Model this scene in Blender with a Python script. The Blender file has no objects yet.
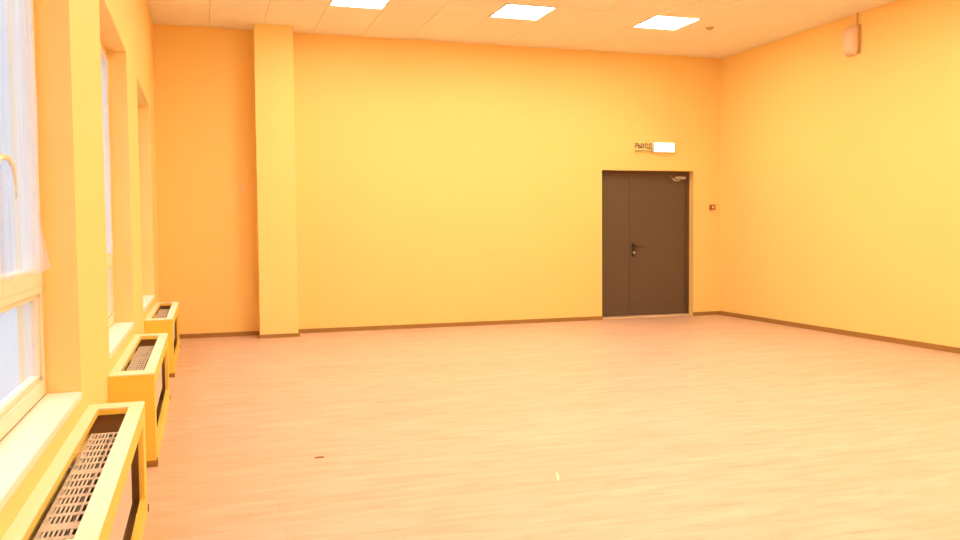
import bpy, bmesh, math, random
from mathutils import Vector, Matrix
random.seed(4)
SC = bpy.context.scene
COL = SC.collection
XL = -.020
W, H, YB = 7.625, 3.70, -13.6          # room: x 0..W, y YB..0 (back wall), z 0..H
FRAME_X = -0.152                        # inner face of the window frames

# ------------------------------------------------------------------ materials
def new_mat(name):
    m = bpy.data.materials.new(name); m.use_nodes = True
    return m, m.node_tree, m.node_tree.nodes['Principled BSDF']

def plain(name, col, rough=0.5, metal=0.0, spec=0.5, bump=0.0, scale=300.0, var=0.0):
    m, nt, b = new_mat(name)
    b.inputs['Base Color'].default_value = (*col, 1)
    b.inputs['Roughness'].default_value = rough
    b.inputs['Metallic'].default_value = metal
    b.inputs['Specular IOR Level'].default_value = spec
    if bump or var:
        tc = nt.nodes.new('ShaderNodeTexCoord')
        n = nt.nodes.new('ShaderNodeTexNoise'); n.inputs['Scale'].default_value = scale
        n.inputs['Detail'].default_value = 4
        nt.links.new(tc.outputs['Object'], n.inputs['Vector'])
        if bump:
            bp = nt.nodes.new('ShaderNodeBump'); bp.inputs['Strength'].default_value = bump
            bp.inputs['Distance'].default_value = 0.001
            nt.links.new(n.outputs['Fac'], bp.inputs['Height']); nt.links.new(bp.outputs['Normal'], b.inputs['Normal'])
        if var:
            n2 = nt.nodes.new('ShaderNodeTexNoise'); n2.inputs['Scale'].default_value = 1.3
            nt.links.new(tc.outputs['Object'], n2.inputs['Vector'])
            r = nt.nodes.new('ShaderNodeValToRGB')
            r.color_ramp.elements[0].position = 0.3; r.color_ramp.elements[1].position = 0.7
            r.color_ramp.elements[0].color = (*[c * (1 - var) for c in col], 1)
            r.color_ramp.elements[1].color = (*[min(1, c * (1 + var)) for c in col], 1)
            nt.links.new(n2.outputs['Fac'], r.inputs['Fac']); nt.links.new(r.outputs['Color'], b.inputs['Base Color'])
    return m

def floor_mat():
    m, nt, b = new_mat('oak_laminate')
    N, L = nt.nodes.new, nt.links.new
    tc = N('ShaderNodeTexCoord')
    br = N('ShaderNodeTexBrick')
    br.offset = 0.37; br.inputs['Scale'].default_value = 1.0
    br.inputs['Brick Width'].default_value = 1.25; br.inputs['Row Height'].default_value = 0.19
    br.inputs['Mortar Size'].default_value = 0.0012; br.inputs['Mortar Smooth'].default_value = 0.3
    br.inputs['Color1'].default_value = (*FLOOR_A, 1); br.inputs['Color2'].default_value = (*FLOOR_B, 1)
    br.inputs['Mortar'].default_value = (FLOOR_B[0] * .86, FLOOR_B[1] * .80, FLOOR_B[2] * .74, 1)
    L(tc.outputs['Object'], br.inputs['Vector'])
    # long grain running along the boards
    mp = N('ShaderNodeMapping'); mp.inputs['Scale'].default_value = (1.5, 8.0, 1.0)
    L(tc.outputs['Object'], mp.inputs['Vector'])
    n = N('ShaderNodeTexNoise'); n.inputs['Scale'].default_value = 1.6; n.inputs['Detail'].default_value = 3.5
    n.inputs['Roughness'].default_value = 0.62; n.inputs['Distortion'].default_value = 0.6
    L(mp.outputs['Vector'], n.inputs['Vector'])
    r = N('ShaderNodeValToRGB')
    r.color_ramp.elements[0].position = 0.30; r.color_ramp.elements[0].color = (0.87, 0.79, 0.70, 1)
    r.color_ramp.elements[1].position = 0.72; r.color_ramp.elements[1].color = (1.06, 1.07, 1.10, 1)
    L(n.outputs['Fac'], r.inputs['Fac'])
    mx = N('ShaderNodeMix'); mx.data_type = 'RGBA'; mx.blend_type = 'MULTIPLY'; mx.inputs['Factor'].default_value = 1
    L(br.outputs['Color'], mx.inputs['A']); L(r.outputs['Color'], mx.inputs['B'])
    # darker knots and streaks
    mp2 = N('ShaderNodeMapping'); mp2.inputs['Scale'].default_value = (1.3, 6.5, 1.0); mp2.inputs['Location'].default_value = (3.1, 7.7, 0)
    L(tc.outputs['Object'], mp2.inputs['Vector'])
    n2 = N('ShaderNodeTexNoise'); n2.inputs['Scale'].default_value = 2.3; n2.inputs['Detail'].default_value = 3
    L(mp2.outputs['Vector'], n2.inputs['Vector'])
    r2 = N('ShaderNodeValToRGB')
    r2.color_ramp.elements[0].position = 0.60; r2.color_ramp.elements[0].color = (1, 1, 1, 1)
    r2.color_ramp.elements[1].position = 0.78; r2.color_ramp.elements[1].color = (0.86, 0.73, 0.60, 1)
    L(n2.outputs['Fac'], r2.inputs['Fac'])
    mx2 = N('ShaderNodeMix'); mx2.data_type = 'RGBA'; mx2.blend_type = 'MULTIPLY'; mx2.inputs['Factor'].default_value = 1
    L(mx.outputs['Result'], mx2.inputs['A']); L(r2.outputs['Color'], mx2.inputs['B'])
    L(mx2.outputs['Result'], b.inputs['Base Color'])
    b.inputs['Roughness'].default_value = 0.42
    b.inputs['Specular IOR Level'].default_value = 0.45
    bp = N('ShaderNodeBump'); bp.inputs['Strength'].default_value = 0.12; bp.inputs['Distance'].default_value = 0.002
    L(n.outputs['Fac'], bp.inputs['Height']); L(bp.outputs['Normal'], b.inputs['Normal'])
    return m

def emit(name, col, strength):
    m, nt, b = new_mat(name)
    b.inputs['Base Color'].default_value = (0.9, 0.9, 0.88, 1)
    b.inputs['Emission Color'].default_value = (*col, 1)
    b.inputs['Emission Strength'].default_value = strength
    return m

def sheet_mat(name, col, translucent, transparent, gloss_rough=0.25, streak=0.0):
    """thin see-through sheet: glass pane behind protective film"""
    m, nt, b = new_mat(name); nt.nodes.remove(b)
    N, L = nt.nodes.new, nt.links.new
    out = nt.nodes['Material Output']
    tr = N('ShaderNodeBsdfTransparent'); tr.inputs['Color'].default_value = (*col, 1)
    tl = N('ShaderNodeBsdfTranslucent'); tl.inputs['Color'].default_value = (*col, 1)
    df = N('ShaderNodeBsdfDiffuse'); df.inputs['Color'].default_value = (*col, 1)
    gl = N('ShaderNodeBsdfGlossy'); gl.inputs['Roughness'].default_value = gloss_rough
    a = N('ShaderNodeMixShader'); a.inputs[0].default_value = translucent
    L(df.outputs[0], a.inputs[1]); L(tl.outputs[0], a.inputs[2])
    c = N('ShaderNodeMixShader'); c.inputs[0].default_value = transparent
    L(a.outputs[0], c.inputs[1]); L(tr.outputs[0], c.inputs[2])
    fr = N('ShaderNodeFresnel'); fr.inputs['IOR'].default_value = 1.35
    mul = N('ShaderNodeMath'); mul.operation = 'MULTIPLY'; mul.inputs[1].default_value = 0.15
    L(fr.outputs[0], mul.inputs[0])
    e = N('ShaderNodeMixShader'); L(mul.outputs[0], e.inputs[0])
    L(c.outputs[0], e.inputs[1]); L(gl.outputs[0], e.inputs[2])
    L(e.outputs[0], out.inputs['Surface'])
    if streak:
        tc = N('ShaderNodeTexCoord'); mp = N('ShaderNodeMapping'); mp.inputs['Scale'].default_value = (1, 9, 1.2)
        n = N('ShaderNodeTexNoise'); n.inputs['Scale'].default_value = 1.7; n.inputs['Detail'].default_value = 4
        L(tc.outputs['Object'], mp.inputs['Vector']); L(mp.outputs['Vector'], n.inputs['Vector'])
        mr = N('ShaderNodeMapRange'); mr.inputs['From Min'].default_value = .3; mr.inputs['From Max'].default_value = .7
        mr.inputs['To Min'].default_value = max(0, transparent - streak); mr.inputs['To Max'].default_value = min(1, transparent + streak)
        L(n.outputs['Fac'], mr.inputs['Value']); L(mr.outputs['Result'], c.inputs[0])
    return m

FLOOR_A = (0.70, 0.458, 0.362)
FLOOR_B = (0.66, 0.424, 0.326)
M = dict(
    pale=plain('pale_yellow_paint', (0.88, 0.635, 0.24), .62, bump=.25, scale=260, var=.01, spec=.3),
    deep=plain('deep_yellow_paint', (0.88, 0.605, 0.225), .62, bump=.25, scale=260, var=.01, spec=.3),
    column=plain('light_yellow_paint', (0.88, 0.67, 0.26), .62, bump=.25, scale=260, spec=.3),
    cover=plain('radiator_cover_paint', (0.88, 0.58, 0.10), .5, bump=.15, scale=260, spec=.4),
    covertop=plain('radiator_cover_top_cream', (0.90, 0.80, 0.58), .5, spec=.4),  # top face coloured paler than the sides of the cover
    floor=floor_mat(),
    tile=plain('ceiling_tile_board', (0.87, 0.83, 0.70), .9, bump=.5, scale=420, spec=.1),
    tback=plain('ceiling_grid_metal', (0.62, 0.50, 0.36), .7),
    base=plain('oak_baseboard', (0.34, 0.165, 0.042), .5, bump=.2, scale=90, var=.06),
    white=plain('white_plastic', (0.82, 0.78, 0.72), .35),
    sill=plain('white_sill_board', (0.87, 0.81, 0.71), .3),
    frame=plain('window_frame_plastic', (0.84, 0.70, 0.54), .35),
    gasket=plain('grey_gasket', (0.25, 0.24, 0.24), .6),
    brown=plain('brown_door_steel', (0.105, 0.066, 0.048), .42, bump=.15, scale=500, spec=.5),
    brownframe=plain('brown_frame_steel', (0.10, 0.046, 0.02), .42),
    black=plain('black_plastic', (0.03, 0.018, 0.012), .4),
    steel=plain('brushed_steel', (0.78, 0.74, 0.68), .28, metal=1.0),
    closer=plain('silver_painted_metal', (0.42, 0.37, 0.30), .4),
    threshold=plain('pale_threshold', (0.68, 0.46, 0.33), .5),
    radiator=plain('cream_radiator_enamel', (0.62, 0.50, 0.42), .4),
    grille=plain('cream_grille_enamel', (0.60, 0.47, 0.39), .4),
    dark=plain('cavity_shade', (0.33, 0.22, 0.15), .9),  # brown with the shade inside the covers put into its colour
    red=plain('red_plastic', (0.30, 0.085, 0.03), .4),
    yellowpad=plain('pale_plastic', (0.85, 0.62, 0.36), .4),
    pink=plain('pinkish_beige_plastic', (0.82, 0.58, 0.42), .5),
    grey=plain('grey_plastic', (0.52, 0.33, 0.15), .5),
    text=plain('dark_lettering', (0.07, 0.04, 0.015), .6),
    plate=plain('pale_sign_plate', (0.80, 0.60, 0.26), .5),
    chip=plain('dark_wood_chip', (0.26, 0.12, 0.06), .8),
    sliver=plain('sliver_white', (0.85, 0.74, 0.60), .7),
    ground=plain('pale_pavement', (0.24, 0.25, 0.26), .9),
    lamp=emit('lamp_diffuser', (0.96, 1.0, 0.75), 33.0),
    exitlamp=emit('sign_diffuser', (1.0, 0.95, 0.84), 3.0),
    glass=sheet_mat('filmed_glass', (0.93, 0.95, 1.0), 1.0, .86, .2, .03),
    film=sheet_mat('protective_film', (0.93, 0.93, 0.95), 1.0, .70, .3, .06),
)

# ------------------------------------------------------------------ mesh helpers
class MB:
    def __init__(self): self.bm = bmesh.new()
    def box(self, x0, x1, y0, y1, z0, z1, bev=0.0, seg=2):
        if bev:
            t = bmesh.new()
            bmesh.ops.create_cube(t, size=1)
            for v in t.verts:
                v.co = Vector((x0 + (v.co.x + .5) * (x1 - x0), y0 + (v.co.y + .5) * (y1 - y0), z0 + (v.co.z + .5) * (z1 - z0)))
            bmesh.ops.bevel(t, geom=list(t.edges), offset=bev, segments=seg, affect='EDGES', profile=.5)
            me = bpy.data.meshes.new('tmp'); t.to_mesh(me); t.free(); self.bm.from_mesh(me); bpy.data.meshes.remove(me)
        else:
            v = [self.bm.verts.new((x, y, z)) for z in (z0, z1) for y in (y0, y1) for x in (x0, x1)]
            for f in ((0, 2, 3, 1), (4, 5, 7, 6), (0, 1, 5, 4), (2, 6, 7, 3), (0, 4, 6, 2), (1, 3, 7, 5)):
                self.bm.faces.new([v[i] for i in f])
        return self
    def poly(self, pts):
        self.bm.faces.new([self.bm.verts.new(p) for p in pts]); return self
    def tube(self, pts, r, n=10, radii=None):
        pts = [Vector(p) for p in pts]; rings = []
        for i, p in enumerate(pts):
            d = (pts[min(i + 1, len(pts) - 1)] - pts[max(i - 1, 0)]).normalized()
            a = d.orthogonal().normalized() if i == 0 else (rings_a - d * rings_a.dot(d)).normalized()
            rings_a = a; b = d.cross(a); rr = radii[i] if radii else r
            rings.append([self.bm.verts.new(p + (a * math.cos(t) + b * math.sin(t)) * rr) for t in [2 * math.pi * k / n for k in range(n)]])
        for A, B in zip(rings, rings[1:]):
            for k in range(n): self.bm.faces.new((A[k], A[(k + 1) % n], B[(k + 1) % n], B[k]))
        self.bm.faces.new(rings[0][::-1]); self.bm.faces.new(rings[-1]); return self
    def plate_with_hole(self, axis, a0, a1, outer, hole, rad=0.012, n=5):
        """slab between a0..a1 along axis, rounded rectangular hole; outer/hole = (u0,u1,v0,v1) on the two other axes"""
        u0, u1, v0, v1 = hole; U0, U1, V0, V1 = outer
        def P(u, v, a):
            return {'x': (a, u, v), 'z': (u, v, a)}[axis]
        inn, out = [], []
        for cx, cy, s, ox, oy in ((u1 - rad, v1 - rad, 0, U1, V1), (u0 + rad, v1 - rad, 1, U0, V1), (u0 + rad, v0 + rad, 2, U0, V0), (u1 - rad, v0 + rad, 3, U1, V0)):
            for k in range(n + 1):
                t = (s + k / n) * math.pi / 2
                inn.append((cx + rad * math.cos(t), cy + rad * math.sin(t))); out.append((ox, oy))
        bm = self.bm; L = len(inn)
        vi = [[bm.verts.new(P(u, v, a)) for u, v in inn] for a in (a0, a1)]
        corners = [[bm.verts.new(P(u, v, a)) for u, v in ((U1, V1), (U0, V1), (U0, V0), (U1, V0))] for a in (a0, a1)]
        for s in (0, 1):
            for i in range(L):
                j = (i + 1) % L; ci, cj = i // (n + 1), j // (n + 1)
                if ci == cj: bm.faces.new((vi[s][i], vi[s][j], corners[s][ci]))
                else: bm.faces.new((vi[s][i], vi[s][j], corners[s][cj], corners[s][ci]))
        for i in range(L):
            j = (i + 1) % L; bm.faces.new((vi[0][i], vi[0][j], vi[1][j], vi[1][i]))
        for i in range(4):
            j = (i + 1) % 4; bm.faces.new((corners[0][i], corners[0][j], corners[1][j], corners[1][i]))
        return self
    def build(self, name, mat, parent=None, smooth=False, loc=None):
        bmesh.ops.recalc_face_normals(self.bm, faces=list(self.bm.faces))
        me = bpy.data.meshes.new(name); self.bm.to_mesh(me); self.bm.free()
        me.materials.append(mat)
        if smooth:
            me.polygons.foreach_set('use_smooth', [True] * len(me.polygons))
        o = bpy.data.objects.new(name, me); COL.objects.link(o)
        if parent: o.parent = parent
        if loc: o.location = loc
        return o

def tag(o, label=None, cat=None, group=None, kind=None):
    if label: o['label'] = label
    if cat: o['category'] = cat
    if group: o['group'] = group
    if kind: o['kind'] = kind
    return o

def empty(name, loc):
    o = bpy.data.objects.new(name, None); COL.objects.link(o); o.location = loc; o.empty_display_size = .1
    return o

def struct(o, label=None, cat=None):
    return tag(o, label, cat, kind='structure')

def copy_tree(o, parent=None):
    c = o.copy(); COL.objects.link(c)
    if parent: c.parent = parent
    for ch in list(o.children): copy_tree(ch, c)
    return c

# ------------------------------------------------------------------ the room
# floor
struct(MB().box(-.3, W + .3, YB - .3, .35, -.12, 0).build('floor', M['floor']), 'light oak laminate floor of long boards', 'floor')

# left wall with four window openings
W3A, W3B, W2A, W2B = -2.93, -1.17, -5.72, -4.00
WIN = [(W3A, W3B), (W2A, W2B), (-8.60, -6.875), (-11.27, -9.66)]  # last opening is unseen behind the camera, added for its daylight
Z0, Z1 = 0.615, 2.59
b = MB()
ys = [0.3]
for n_, f_ in WIN: ys += [f_, n_]
ys.append(YB - .3)
for i in range(0, len(ys), 2): b.box(-.25, XL, ys[i + 1], ys[i], 0, H + .1)        # piers
for n_, f_ in WIN:
    b.box(-.25, XL, n_, f_, 0, Z0 - .03); b.box(-.25, XL, n_, f_, Z1, H + .1)
struct(b.build('wall_left', M['pale']), 'pale yellow wall with deep window openings', 'wall')
# back wall with doorway
DX0, DX1, DZ = 5.740, 7.188, 2.078
b = MB().box(-.3, DX0, 0, .3, 0, H + .1).box(DX1, W + .3, 0, .3, 0, H + .1).box(DX0, DX1, 0, .3, DZ, H + .1)
struct(b.build('wall_back', M['deep']), 'deep yellow back wall around the brown door', 'wall')
struct(MB().box(W, W + .3, YB - .3, 0, 0, H + .1).build('wall_right', M['pale']), 'pale yellow right wall', 'wall')
struct(MB().box(XL, W, YB - .3, YB, 0, H + .1).build('wall_front', M['deep']), 'deep yellow wall behind the viewer', 'wall')
# column in front of the back wall
struct(MB().box(1.104, 1.55, -.319, 0, 0, H).build('wall_column', M['column']), 'light yellow square column standing against the back wall', 'column')

# ceiling: tiles with fine open joints over the grid
P, OX, OY = 0.607, 0.0, -0.155
LROW = [-1.369 - .607 * 4 * k for k in range(5)]  # rows after the first are unseen, added to light the room
LCOL = [3 * P, 6 * P, 9 * P]
xs = [XL] + [OX + P * k for k in range(1, 14) if OX + P * k < W - .02] + [W]
yy = [0.0] + [OY - P * k for k in range(40) if OY - P * k > YB + .02] + [YB]
b = MB(); g, dz, ch = .0022, .010, .0022
def is_lamp(x, y):
    return any(abs(x - a) < .1 for a in LCOL) and any(abs(y - a) < .1 for a in LROW)
for i in range(len(xs) - 1):
    for j in range(len(yy) - 1):
        x0, x1, y1, y0 = xs[i], xs[i + 1], yy[j], yy[j + 1]
        if is_lamp(x0, y1): continue
        sag = random.uniform(0, .0035)
        A = [(x0 + g, y0 + g), (x1 - g, y0 + g), (x1 - g, y1 - g), (x0 + g, y1 - g)]
        B = [(x0 + g + ch, y0 + g + ch), (x1 - g - ch, y0 + g + ch), (x1 - g - ch, y1 - g - ch), (x0 + g + ch, y1 - g - ch)]
        vt = [b.bm.verts.new((*q, H + dz)) for q in A]; vm = [b.bm.verts.new((*q, H + ch + sag)) for q in A]; vb = [b.bm.verts.new((*q, H + sag)) for q in B]
        for k in range(4):
            l = (k + 1) % 4
            b.bm.faces.new((vt[k], vt[l], vm[l], vm[k])); b.bm.faces.new((vm[k], vm[l], vb[l], vb[k]))
        b.bm.faces.new(vb)
ceil = struct(b.build('ceiling', M['tile']), 'suspended ceiling of square white tiles', 'ceiling')
MB().box(-.3, W + .3, YB - .3, .3, H + .014, H + .2).build('ceiling_grid', M['tback'], ceil)
# wall angle round the edge of the ceiling
b = MB()
b.box(XL, W, -.018, 0, H - .004, H); b.box(XL, XL + .018, YB, -.018, H - .004, H); b.box(W - .018, W, YB, -.018, H - .004, H)
struct(b.build('trim_1', M['tile']), 'thin angle strip where the ceiling meets the walls', 'trim')

# baseboards
BH, BT = .052, .016
struct(MB().box(XL, 1.104, -BT, 0, 0, BH).box(1.104 - BT, 1.104, -.319, -BT, 0, BH).box(1.104 - BT, 1.55 + BT, -.319 - BT, -.319, 0, BH * .8)
       .box(1.55, 1.55 + BT, -.319, 0, 0, BH).box(1.55 + BT, DX0, -BT, 0, 0, BH).box(DX1, W, -BT, 0, 0, BH)
       .build('baseboard_back', M['base']), 'narrow brown baseboard along the back wall', 'baseboard')
struct(MB().box(W - BT, W, YB, -BT, 0, BH * 1.1).build('baseboard_right', M['base']), 'narrow brown baseboard along the right wall', 'baseboard')
struct(MB().box(XL, XL + BT, -.80, -BT, 0, BH).box(XL, XL + BT, -3.79, -2.90, 0, BH).box(XL, XL + BT, -6.58, -5.90, 0, BH).box(XL, XL + BT, YB, -8.65, 0, BH)
       .build('baseboard_left', M['base']), 'narrow brown baseboard along the window wall', 'baseboard')

# ------------------------------------------------------------------ windows
def window(n, y0, y1):
    r = struct(empty('window_%d' % n, (FRAME_X, (y0 + y1) / 2, Z0)), 'pale framed window with filmed glass in a deep yellow recess', 'window')
    oy, oz = (y0 + y1) / 2, Z0
    def lb(mb, *a, **k): mb.box(a[0] - FRAME_X, a[1] - FRAME_X, a[2] - oy, a[3] - oy, a[4] - oz, a[5] - oz, **k)
    X = FRAME_X; fw = .040; ym = y1 - .86; zt0, zt1 = 1.035, 1.075
    f = MB()
    lb(f, X - .07, X, y0, y0 + fw, Z0, Z1, bev=.004); lb(f, X - .07, X, y1 - fw, y1, Z0, Z1, bev=.004)
    lb(f, X - .07, X, y0 + fw, y1 - fw, Z0, Z0 + .062, bev=.004); lb(f, X - .07, X, y0 + fw, y1 - fw, Z1 - fw, Z1, bev=.004)
    lb(f, X - .07, X, y0 + fw, y1 - fw, zt0, zt1, bev=.004)
    lb(f, X - .07, X, ym - .035, ym + .035, zt1, Z1 - fw, bev=.004)
    f.build('window_frame', M['frame'], r)
    # glazing beads and the fixed pane below the transom
    gq = MB()
    bz0, bz1 = Z0 + .062, zt0
    for a in ((y0 + fw, y0 + fw + .022, bz0, bz1), (y1 - fw - .022, y1 - fw, bz0, bz1), (y0 + fw, y1 - fw, bz0, bz0 + .022), (y0 + fw, y1 - fw, bz1 - .022, bz1)):
        lb(gq, X - .05, X - .012, a[0], a[1], a[2], a[3], bev=.004)
    gq.build('glazing_bead', M['frame'], r)
    p = MB(); lb(p, X - .034, X - .030, y0 + fw + .02, y1 - fw - .02, bz0 + .02, bz1 - .02); p.build('window_pane', M['glass'], r)
    # two opening sashes above
    for a0, a1 in ((ym + .02, y1 - fw + .012), (y0 + fw - .012, ym - .02)):
        z0, z1 = zt1 - .012, Z1 - fw + .012; sw = .062
        s = MB()
        lb(s, X - .05, X + .005, a0, a0 + sw, z0, z1, bev=.006); lb(s, X - .05, X + .005, a1 - sw * .75, a1, z0, z1, bev=.006)
        lb(s, X - .05, X + .005, a0 + sw, a1 - sw * .75, z0, z0 + .075, bev=.006); lb(s, X - .05, X + .005, a0 + sw, a1 - sw * .75, z1 - sw, z1, bev=.006)
        so = s.build('window_sash', M['frame'], r)
        q = MB(); lb(q, X - .026, X - .022, a0 + sw - .01, a1 - sw * .75 + .01, z0 + .065, z1 - sw + .01); q.build('sash_pane', M['glass'], so)
        if a0 > ym: continue
        hy = a0 + sw / 2; h = MB()
        lb(h, X + .005, X + .013, hy - .013, hy + .013, 1.50, 1.58, bev=.003)
        lb(h, X + .013, X + .05, hy - .009, hy + .009, 1.535, 1.555, bev=.003)
        lb(h, X + .040, X + .052, hy - .009, hy + .009, 1.42, 1.555, bev=.004)
        h.build('window_handle', M['white'], so)
    s = MB(); lb(s, X, XL + .005, y0, y1, Z0 - .03, Z0, bev=.004); s.build('window_sill', M['sill'], r)
    s = MB(); lb(s, -.29, X - .07, y0, y1, Z0 - .03, Z0 - .012); s.build('outer_sill', M['white'], r)
    return r
for n, (y0, y1) in enumerate(WIN): window(n + 1, y0, y1)

# loose protective film hanging over the opening sash of a window, its lower far corner lifted
def film(y1, label, lf=1.0, fold=False):
    ya, yb, za, zb = y1 - .80, y1 - .070, 1.128, 2.50
    nu, nv = 26, 40
    o = empty('protective_film', (FRAME_X + .009, (ya + yb) / 2, za))
    bm = bmesh.new(); grid = []
    for j in range(nv + 1):
        v = j / nv; row = []
        for i in range(nu + 1):
            u = i / nu
            y = ya + (yb - ya) * u; z = za + (zb - za) * v
            x = FRAME_X + .0105 + .004 * math.sin(u * 9 + v * 5) * math.sin(v * 7 + 1) + .0035 * math.sin(u * 23 + 2 * math.sin(v * 4))
            x = max(x, FRAME_X + .0065)
            lift = max(0, u - .62) / .38; low = max(0, 1 - v / .22)
            x += lf * .034 * lift ** 1.7 * low ** 1.8
            y += lf * .012 * lift * low ** 1.6
            z += -.010 * math.sin(u * 11) * (1 - v) ** 8
            row.append(bm.verts.new((x - FRAME_X - .009, y - (ya + yb) / 2, z - za)))
        grid.append(row)
    for j in range(nv):
        for i in range(nu): bm.faces.new((grid[j][i], grid[j][i + 1], grid[j + 1][i + 1], grid[j + 1][i]))
    m = MB(); m.bm.free(); m.bm = bm
    s = m.build('film_sheet', M['film'], o, smooth=True)
    if fold:                               # a peeled fold standing off the sheet
        k = MB(); q = [(-.872, 1.500), (-.84, 1.516), (-.80, 1.526), (-.76, 1.531), (-.72, 1.532), (-.68, 1.527), (-.644, 1.517), (-.617, 1.504), (-.597, 1.486), (-.586, 1.463), (-.581, 1.435), (-.579, 1.40)]
        k.tube([(.011, y1 + a - (ya + yb) / 2, c - za) for a, c in q], .005, 8, radii=[.009, .010, .010, .010, .0095, .009, .0085, .008, .007, .006, .0045, .0025])
        k.build('peeled_fold', M['frame'], o, smooth=True)
    tag(o, label, 'film', 'protective films on the windows')
    return o
film(WIN[2][1], 'milky protective film hanging over nearest window sash, lower corner lifted', 1.0, True)
film(WIN[1][1], 'milky protective film hanging on the middle window, behind the first pier', .1)
film(WIN[0][1], 'milky protective film on the farthest window, next to the back wall', .1)

# ------------------------------------------------------------------ radiators and their covers
CX, CZ = .2125, .512
def cover(yf, ln, label):
    o = empty('radiator_cover', (0, yf, 0)); L = -ln
    e = XL + .001
    t = MB(); t.plate_with_hole('z', CZ - .03, CZ - .0065, (e, CX, L, 0), (.028, .154, L + .145, -.110), rad=.007)
    t.build('top_rail', M['cover'], o)
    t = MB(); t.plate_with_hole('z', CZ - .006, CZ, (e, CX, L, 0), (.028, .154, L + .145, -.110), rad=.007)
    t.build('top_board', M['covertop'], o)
    f = MB(); f.plate_with_hole('x', CX - .022, CX - .0005, (L + .002, -.002, .0, CZ - .0305), (L + .12, -.155, .10, .43), rad=.012)
    f.build('front_panel', M['cover'], o)
    for y0, y1 in ((L + .001, L + .023), (-.023, -.001)):
        MB().box(e, CX - .0225, y0, y1, 0, CZ - .0305).build('end_panel', M['cover'], o)
    MB().box(e + .001, CX - .024, L + .0235, L + .026, .004, CZ - .032).box(e + .001, CX - .024, -.026, -.0235, .004, CZ - .032).box(e + .001, CX - .024, L + .027, -.027, .001, .006).build('shade_lining', M['dark'], o)  # sheets added to darken the cavity, its shade put into their colour
    MB().box(e, CX + .006, L - .006, L + .0005, 0, .035, bev=.002).box(CX - .03, CX + .006, L + .0005, L + .06, 0.0, .035).build('base_strip', M['base'], o)
    MB().box(e, CX + .006, -.0005, .006, 0, .035, bev=.002).build('base_strip', M['base'], o)
    return tag(o, label, 'radiator cover', 'boxed radiator covers under the windows')

def radiator_proto(ln, label):
    o = empty('radiator', (0, 0, 0)); L = -ln
    x0, x1, z0, z1 = .036, .181, .17, .470
    # pressed front panel with shallow vertical flutes
    f = MB(); n = int(ln / .033); ys_ = [L + ln * k / (2 * n) for k in range(2 * n + 1)]
    for k in range(2 * n):
        xa, xb = (x1 - .006 if k % 2 else x1), (x1 if k % 2 else x1 - .006)
        f.poly([(xa, ys_[k], z0 + .03), (xb, ys_[k + 1], z0 + .03), (xb, ys_[k + 1], z1 - .035), (xa, ys_[k], z1 - .035)])
    f.box(x1 - .012, x1, L, 0, z0, z0 + .03, bev=.003); f.box(x1 - .012, x1, L, 0, z1 - .035, z1 - .004, bev=.003)
    f.build('front_plate', M['radiator'], o)
    MB().box(x0, x0 + .012, L, 0, z0, z1 - .004, bev=.003).build('rear_plate', M['radiator'], o)
    MB().box(x0 + .012, x1 - .012, L, L + .0015, z0 + .02, z1 - .002).build('side_plate', M['radiator'], o)
    MB().box(x0 + .012, x1 - .012, -.0015, 0, z0 + .02, z1 - .002).build('side_plate', M['radiator'], o)
    # fins inside
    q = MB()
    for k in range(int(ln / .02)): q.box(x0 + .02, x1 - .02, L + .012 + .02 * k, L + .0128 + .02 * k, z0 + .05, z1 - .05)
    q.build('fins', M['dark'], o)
    # top grille: long bars and cross bars leaving rows of slots
    gq = MB(); za, zb = z1 - .003, z1
    cols = [x0, x0 + .006] + []
    nb = 7; gx0, gx1 = x0 + .006, .116
    for k in range(nb):
        xc = gx0 + (gx1 - gx0) * k / (nb - 1)
        gq.box(xc - .0030, xc + .0030, L, 0, za, zb)
    gq.box(.114, .126, L, 0, za, zb); gq.box(.140, .152, L, 0, za, zb); gq.box(x1 - .004, x1, L, 0, za - .006, zb)
    gq.box(x0 - .001, x0 + .004, L, 0, za - .006, zb)
    pitch = .092; k = 0; y = 0.0
    while y > L:
        wdt = .060 if k % 6 == 0 and k else .026
        gq.box(x0, x1 - .001, max(L, y - wdt), y, za - .0005, zb + .0005); y -= pitch if wdt < .03 else pitch + .02; k += 1
    gq.build('top_grille', M['grille'], o)
    # wall brackets and the supply pipe at the far end
    bq = MB(); bq.box(XL + .001, x0 + .002, L + .2, L + .24, .2, .4); bq.build('bracket', M['radiator'], o)
    bq = MB(); bq.box(XL + .001, x0 + .002, -.24, -.2, .2, .4); bq.build('bracket', M['radiator'], o)
    pq = MB(); pq.tube([(.09, -.0, .13), (.09, .05, .13), (.09, .07, .12), (.09, .07, .007)], .009, 10); pq.build('pipe', M['radiator'], o, smooth=True)
    return tag(o, label, 'radiator', 'radiators inside the yellow covers')

COVERS = [(-6.635, 1.96), (-3.90, 1.94), (-.90, 1.94)]
CL = ['long yellow radiator cover nearest the viewer, cut by the lower edge',
      'yellow radiator cover under the middle window, second from the viewer',
      'yellow radiator cover farthest away, nearest the back wall']
RL = ['cream radiator with slotted top grille inside the nearest yellow cover',
      'cream radiator with slotted top grille inside the middle yellow cover',
      'cream radiator with slotted top grille inside the farthest yellow cover']
for i, (yf, ln) in enumerate(COVERS): cover(yf, ln, CL[i])
rp = radiator_proto(1.36, RL[0])
for i, (yf, ln) in enumerate(COVERS):
    o = rp if i == 0 else copy_tree(rp)
    o.location = (0, yf - .42, 0); o['label'] = RL[i]

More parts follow.
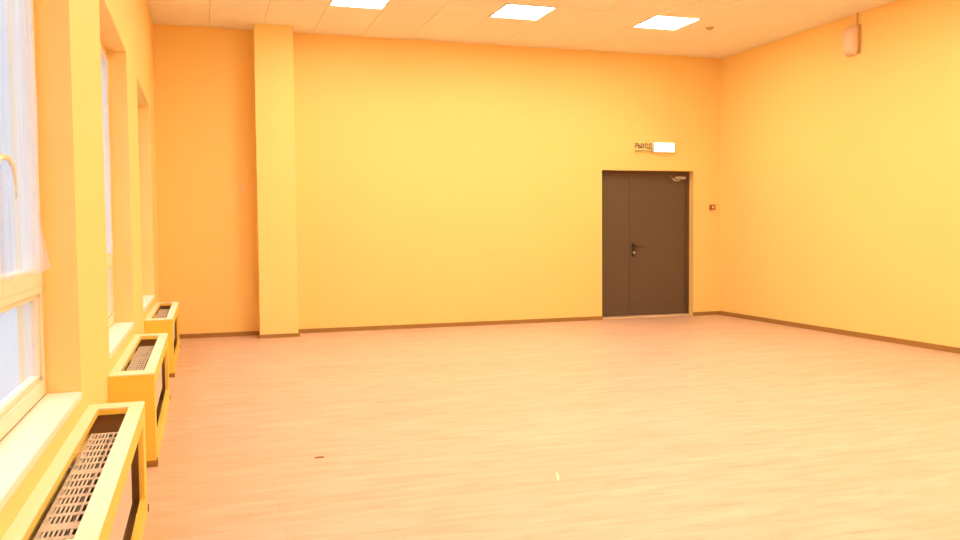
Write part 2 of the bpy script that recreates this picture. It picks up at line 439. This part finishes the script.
# ------------------------------------------------------------------ ceiling lights
def lamp_proto():
    o = empty('ceiling_light', (0, 0, H)); s = P
    f = MB()
    a, c = .004, .027
    for x0, x1, y0, y1 in ((a, s - a, -s + a, -s + c), (a, s - a, -c, -a), (a, c, -s + c, -c), (s - c, s - a, -s + c, -c)):
        f.box(x0, x1, y0, y1, -.003, .010)
    f.build('light_frame', M['white'], o)
    MB().box(c, s - c, -s + c, -c, -.001, .008).build('diffuser', M['lamp'], o)
    return o
LX = ['left', 'middle', 'right']
LY = ['row nearest the back wall', 'added unseen second row from the back wall', 'added unseen third row from the back wall', 'added unseen fourth row from the back wall', 'added unseen row nearest the viewer end']
lp = lamp_proto(); first = True
for j, y in enumerate(LROW):
    for i, x in enumerate(LCOL):
        o = lp if first else copy_tree(lp); first = False
        o.location = (x, y, H)
        tag(o, 'lit square ceiling light panel, %s one of the %s' % (LX[i], LY[j]), 'ceiling light', 'square light panels in the ceiling')

# small detector beside the right light panel
o = empty('smoke_detector', (6.40, -1.61, H))
b = MB(); b.tube([(0, 0, .002), (0, 0, -.010)], .048, 20); b.build('detector_base', M['grey'], o)
b = MB(); b.tube([(0, 0, -.010), (0, 0, -.02), (0, 0, -.028)], .04, 20, radii=[.040, .034, .020]); b.build('detector_head', M['grey'], o, smooth=False)
tag(o, 'small dark round detector on the ceiling beside the right light panel', 'smoke detector')

# ------------------------------------------------------------------ the door
d = struct(empty('door_1', ((DX0 + DX1) / 2, .14, 0)), 'brown steel double door with a narrow and a wide leaf', 'door')
ox, oy = (DX0 + DX1) / 2, .14
def db(mb, x0, x1, y0, y1, z0, z1, **k): return mb.box(x0 - ox, x1 - ox, y0 - oy, y1 - oy, z0, z1, **k)
f = MB()
db(f, DX0, DX0 + .045, .115, .2, .0225, DZ - .0005); db(f, DX1 - .045, DX1, .115, .2, .0225, DZ - .0005); db(f, DX0 + .045, DX1 - .045, .115, .2, DZ - .05, DZ - .0005)
f.build('door_frame', M['brownframe'], d)
SEAM = 6.252
def leaf(x0, x1):
    q = MB(); db(q, x0, x1, .135, .19, .026, DZ - .044, bev=.003); return q.build('door_leaf', M['brown'], d)
l1 = leaf(DX0 + .040, SEAM - .002); l2 = leaf(SEAM + .002, DX1 - .040)
q = MB(); db(q, SEAM - .02, SEAM + .004, .128, .1345, .03, DZ - .06, bev=.002); q.build('cover_strip', M['brown'], l2)
q = MB(); db(q, DX0 + .001, DX1 - .001, .03, .2, 0, .022, bev=.004); q.build('threshold', M['threshold'], d)
# lever handle on its long plate, with the key cylinder
hx, hz = 6.296, 1.01
q = MB(); db(q, hx - .026, hx + .026, .118, .1345, hz - .145, hz + .045, bev=.006)
q.tube([(hx - ox, .1345 - oy, hz), (hx - ox, .085 - oy, hz), (hx + .012 - ox, .076 - oy, hz), (hx + .135 - ox, .076 - oy, hz + .004)], .009, 10)
hd = q.build('door_handle', M['black'], l2)
q = MB(); q.tube([(hx - ox, .119 - oy, hz - .085), (hx - ox, .108 - oy, hz - .085)], .0175, 14); q.build('lock_cylinder', M['steel'], l2)
q = MB()
for z in (.25, 1.85):
    q.tube([(DX1 - .045 - ox, .112 - oy, z - .05), (DX1 - .045 - ox, .112 - oy, z + .05)], .009, 10)
q.build('hinge', M['brownframe'], l2)
# overhead closer
q = MB(); db(q, 6.95, 7.12, .088, .1345, 1.965, 2.005, bev=.008); q.build('door_closer', M['closer'], l2)
q = MB(); q.tube([(7.02 - ox, .10 - oy, 1.950), (6.94 - ox, .03 - oy, 1.943), (6.86 - ox, -.02 - oy, 1.943)], .011, 8)
q.tube([(6.86 - ox, -.02 - oy, 1.948), (6.84 - ox, .03 - oy, 1.985), (6.85 - ox, .110 - oy, 2.018)], .009, 8); q.build('closer_arm', M['steel'], l2)

# ------------------------------------------------------------------ sign over the door
o = empty('exit_sign', (6.563, 0, 2.397))
MB().box(-.333, -.050, -.022, 0, -.062, .064, bev=.003).build('sign_plate', M['plate'], o)
MB().box(-.045, .282, -.055, 0, -.066, .072, bev=.004).build('lamp_housing', M['white'], o)
MB().box(-.037, .274, -.060, -.0555, -.058, .064, bev=.002).build('lamp_diffuser', M['exitlamp'], o)
MB().box(-.325, -.058, -.0235, -.0222, -.052, -.043).build('sign_stripe', M['text'], o)
cu = bpy.data.curves.new('exit_lettering', 'FONT'); cu.body = 'ВЫХОД'; cu.size = .098; cu.align_x = 'CENTER'; cu.align_y = 'CENTER'; cu.extrude = .0008; cu.offset = .0025
cu.space_character = .95
to = bpy.data.objects.new('t', cu); COL.objects.link(to); bpy.context.view_layer.update()
me = bpy.data.meshes.new_from_object(to.evaluated_get(bpy.context.evaluated_depsgraph_get())); bpy.data.objects.remove(to)
wd = max(v.co.x for v in me.vertices) - min(v.co.x for v in me.vertices); sx = .255 / wd
for v in me.vertices: v.co = Vector((v.co.x * sx, -v.co.z, v.co.y))
me.materials.clear(); me.materials.append(M['text'])
t = bpy.data.objects.new('lettering', me); COL.objects.link(t); t.parent = o; t.location = (-.192, -.0232, .013)
tag(o, 'exit sign above the door, dark letters left and glowing white lamp right', 'exit sign')

# ------------------------------------------------------------------ small wall fittings
o = empty('fire_call_point', (7.487, 0, 1.562))
q = MB(); q.plate_with_hole('x', -.02, .02, (-.036, .036, -.036, .036), (-.019, .019, -.019, .019), rad=.004)
for v in q.bm.verts: v.co = Vector((v.co.y, v.co.x - .0205, v.co.z))
q.build('call_point_housing', M['red'], o)  # red outer housing of the call point
MB().box(-.0185, .0185, -.036, -.002, -.0185, .0185, bev=.002).build('press_plate', M['yellowpad'], o)
tag(o, 'small red square fire call point right of the door', 'call point')

o = empty('cable_cover_plate', (.945, 0, 1.79))
q = MB(); q.tube([(0, 0, 0), (0, -.006, 0), (0, -.010, 0)], .04, 24, radii=[.042, .041, .034]); q.build('cover_disc', M['yellowpad'], o)  # disc of the round cover plate
q = MB(); q.tube([(0, -.010, 0), (0, -.013, 0)], .007, 12); q.build('screw', M['grey'], o)
tag(o, 'small round cover plate on the back wall left of the column', 'cover plate')

# speaker high on the right wall
o = empty('wall_speaker', (W, -2.66, 3.225))
q = MB(); q.box(-.022, 0, -.105, .105, .01, .335, bev=.006); q.build('back_plate', M['grey'], o)
bm = bmesh.new(); nz, na = 14, 16; rows = []
for j in range(nz + 1):
    v = j / nz; z = .335 * v; k = (1 - abs(2 * v - 1) ** 4) ** .5 * .85 + .15
    row = []
    for i in range(na + 1):
        a = math.pi * i / na
        row.append(bm.verts.new((-.0225 - .105 * k * math.sin(a) ** .75, -.10 * (.55 + .45 * k) * math.cos(a), z)))
    rows.append(row)
for j in range(nz):
    for i in range(na): bm.faces.new((rows[j][i], rows[j][i + 1], rows[j + 1][i + 1], rows[j + 1][i]))
    bm.faces.new((rows[j][0], rows[j + 1][0], rows[j + 1][na], rows[j][na]))
bm.faces.new(rows[0][::-1]); bm.faces.new(rows[-1])
q = MB(); q.bm.free(); q.bm = bm; q.build('speaker_body', M['pink'], o, smooth=True)
q = MB(); q.tube([(-.012, -.06, .335), (-.012, -.06, H - 3.225)], .006, 8); q.build('cable', M['grey'], o)
tag(o, 'pinkish rounded wall speaker high on the right wall with cable to ceiling', 'speaker')

# ------------------------------------------------------------------ chip and thin white strip on the floor
q = MB(); q.bm.faces.new([q.bm.verts.new((x, y, .0)) for x, y in ((-.026, -.008), (-.006, -.012), (.026, -.007), (.03, .005), (.004, .012), (-.022, .008))])
ex = bmesh.ops.extrude_face_region(q.bm, geom=list(q.bm.faces))
for v in ex['geom']:
    if isinstance(v, bmesh.types.BMVert): v.co.z += .005; v.co.xy *= .9
tag(q.build('wood_chip', M['chip'], loc=(1.076, -5.959, 0)), 'small dark brown chip lying on the floor left of centre', 'wood chip')
q = MB(); n = 8; rows = []
for i in range(n + 1):
    t = i / n; w_ = .003 + .004 * math.sin(math.pi * t)
    rows.append([q.bm.verts.new((s * w_ + .003 * math.sin(t * 5), -.075 + .15 * t, h)) for s, h in ((-1, .0), (-1, .003), (1, .003), (1, .0))])
for A, B in zip(rows, rows[1:]):
    for k in range(4): q.bm.faces.new((A[k], A[(k + 1) % 4], B[(k + 1) % 4], B[k]))
q.bm.faces.new(rows[0]); q.bm.faces.new(rows[-1][::-1])
so_ = q.build('pale_sliver', M['sliver'], loc=(2.193, -6.754, 0)); so_.rotation_euler.z = -.40  # thin near-white strip laid flat on the boards
tag(so_, 'tiny white scrap lying on the floor near the middle', 'sliver')

# ------------------------------------------------------------------ outdoors, sky and camera
struct(MB().box(-60, -.5, -60, 40, -1.3, -1.2).build('ground', M['ground']), 'pale pavement outside the windows', 'ground')

w = bpy.data.worlds.new('sky'); SC.world = w; w.use_nodes = True
nt = w.node_tree; bg = nt.nodes['Background']
tc = nt.nodes.new('ShaderNodeTexCoord'); sp = nt.nodes.new('ShaderNodeSeparateXYZ'); rp_ = nt.nodes.new('ShaderNodeValToRGB')
nt.links.new(tc.outputs['Generated'], sp.inputs[0]); nt.links.new(sp.outputs['Z'], rp_.inputs['Fac']); nt.links.new(rp_.outputs['Color'], bg.inputs['Color'])
rp_.color_ramp.elements[0].position = 0.0; rp_.color_ramp.elements[0].color = (0.61, 0.63, 0.66, 1)     # overcast: dimmer at the horizon
rp_.color_ramp.elements[1].position = 0.8; rp_.color_ramp.elements[1].color = (4.6, 4.6, 4.6, 1)
el = rp_.color_ramp.elements.new(.38); el.color = (.72, .75, .80, 1)
bg.inputs['Strength'].default_value = 1.0
for y0, y1 in WIN:                       # portals guide the sky's light through the window openings
    l = bpy.data.lights.new('window_portal', 'AREA'); l.shape = 'RECTANGLE'; l.size = Z1 - Z0; l.size_y = y1 - y0; l.cycles.is_portal = True
    lo = bpy.data.objects.new('window_portal', l); COL.objects.link(lo)
    lo.location = (-.26, (y0 + y1) / 2, (Z0 + Z1) / 2); lo.rotation_euler = (0, math.radians(-90), 0)

yaw, pit, rol = 0.3121, 0.0484, -0.0083
fwd = Vector((math.sin(yaw) * math.cos(pit), math.cos(yaw) * math.cos(pit), -math.sin(pit)))
right = Vector((math.cos(yaw), -math.sin(yaw), 0)); up = right.cross(fwd)
r2 = right * math.cos(rol) + up * math.sin(rol); u2 = -right * math.sin(rol) + up * math.cos(rol)
cam = bpy.data.cameras.new('camera'); co = bpy.data.objects.new('camera', cam); COL.objects.link(co)
cam.sensor_width = 36; cam.lens = 857.22 / 960 * 36; cam.clip_start = .02
co.matrix_world = Matrix(((r2.x, u2.x, -fwd.x, .4811), (r2.y, u2.y, -fwd.y, -10.7862), (r2.z, u2.z, -fwd.z, 1.2833), (0, 0, 0, 1)))
SC.camera = co
vs = SC.view_settings
vs.view_transform = 'Standard'; vs.look = 'None'; vs.gamma = 1; vs.exposure = 0; vs.use_curve_mapping = False
SC.cycles.max_bounces = 14; SC.cycles.diffuse_bounces = 8; SC.cycles.transparent_max_bounces = 12
SC.cycles.use_denoising = True
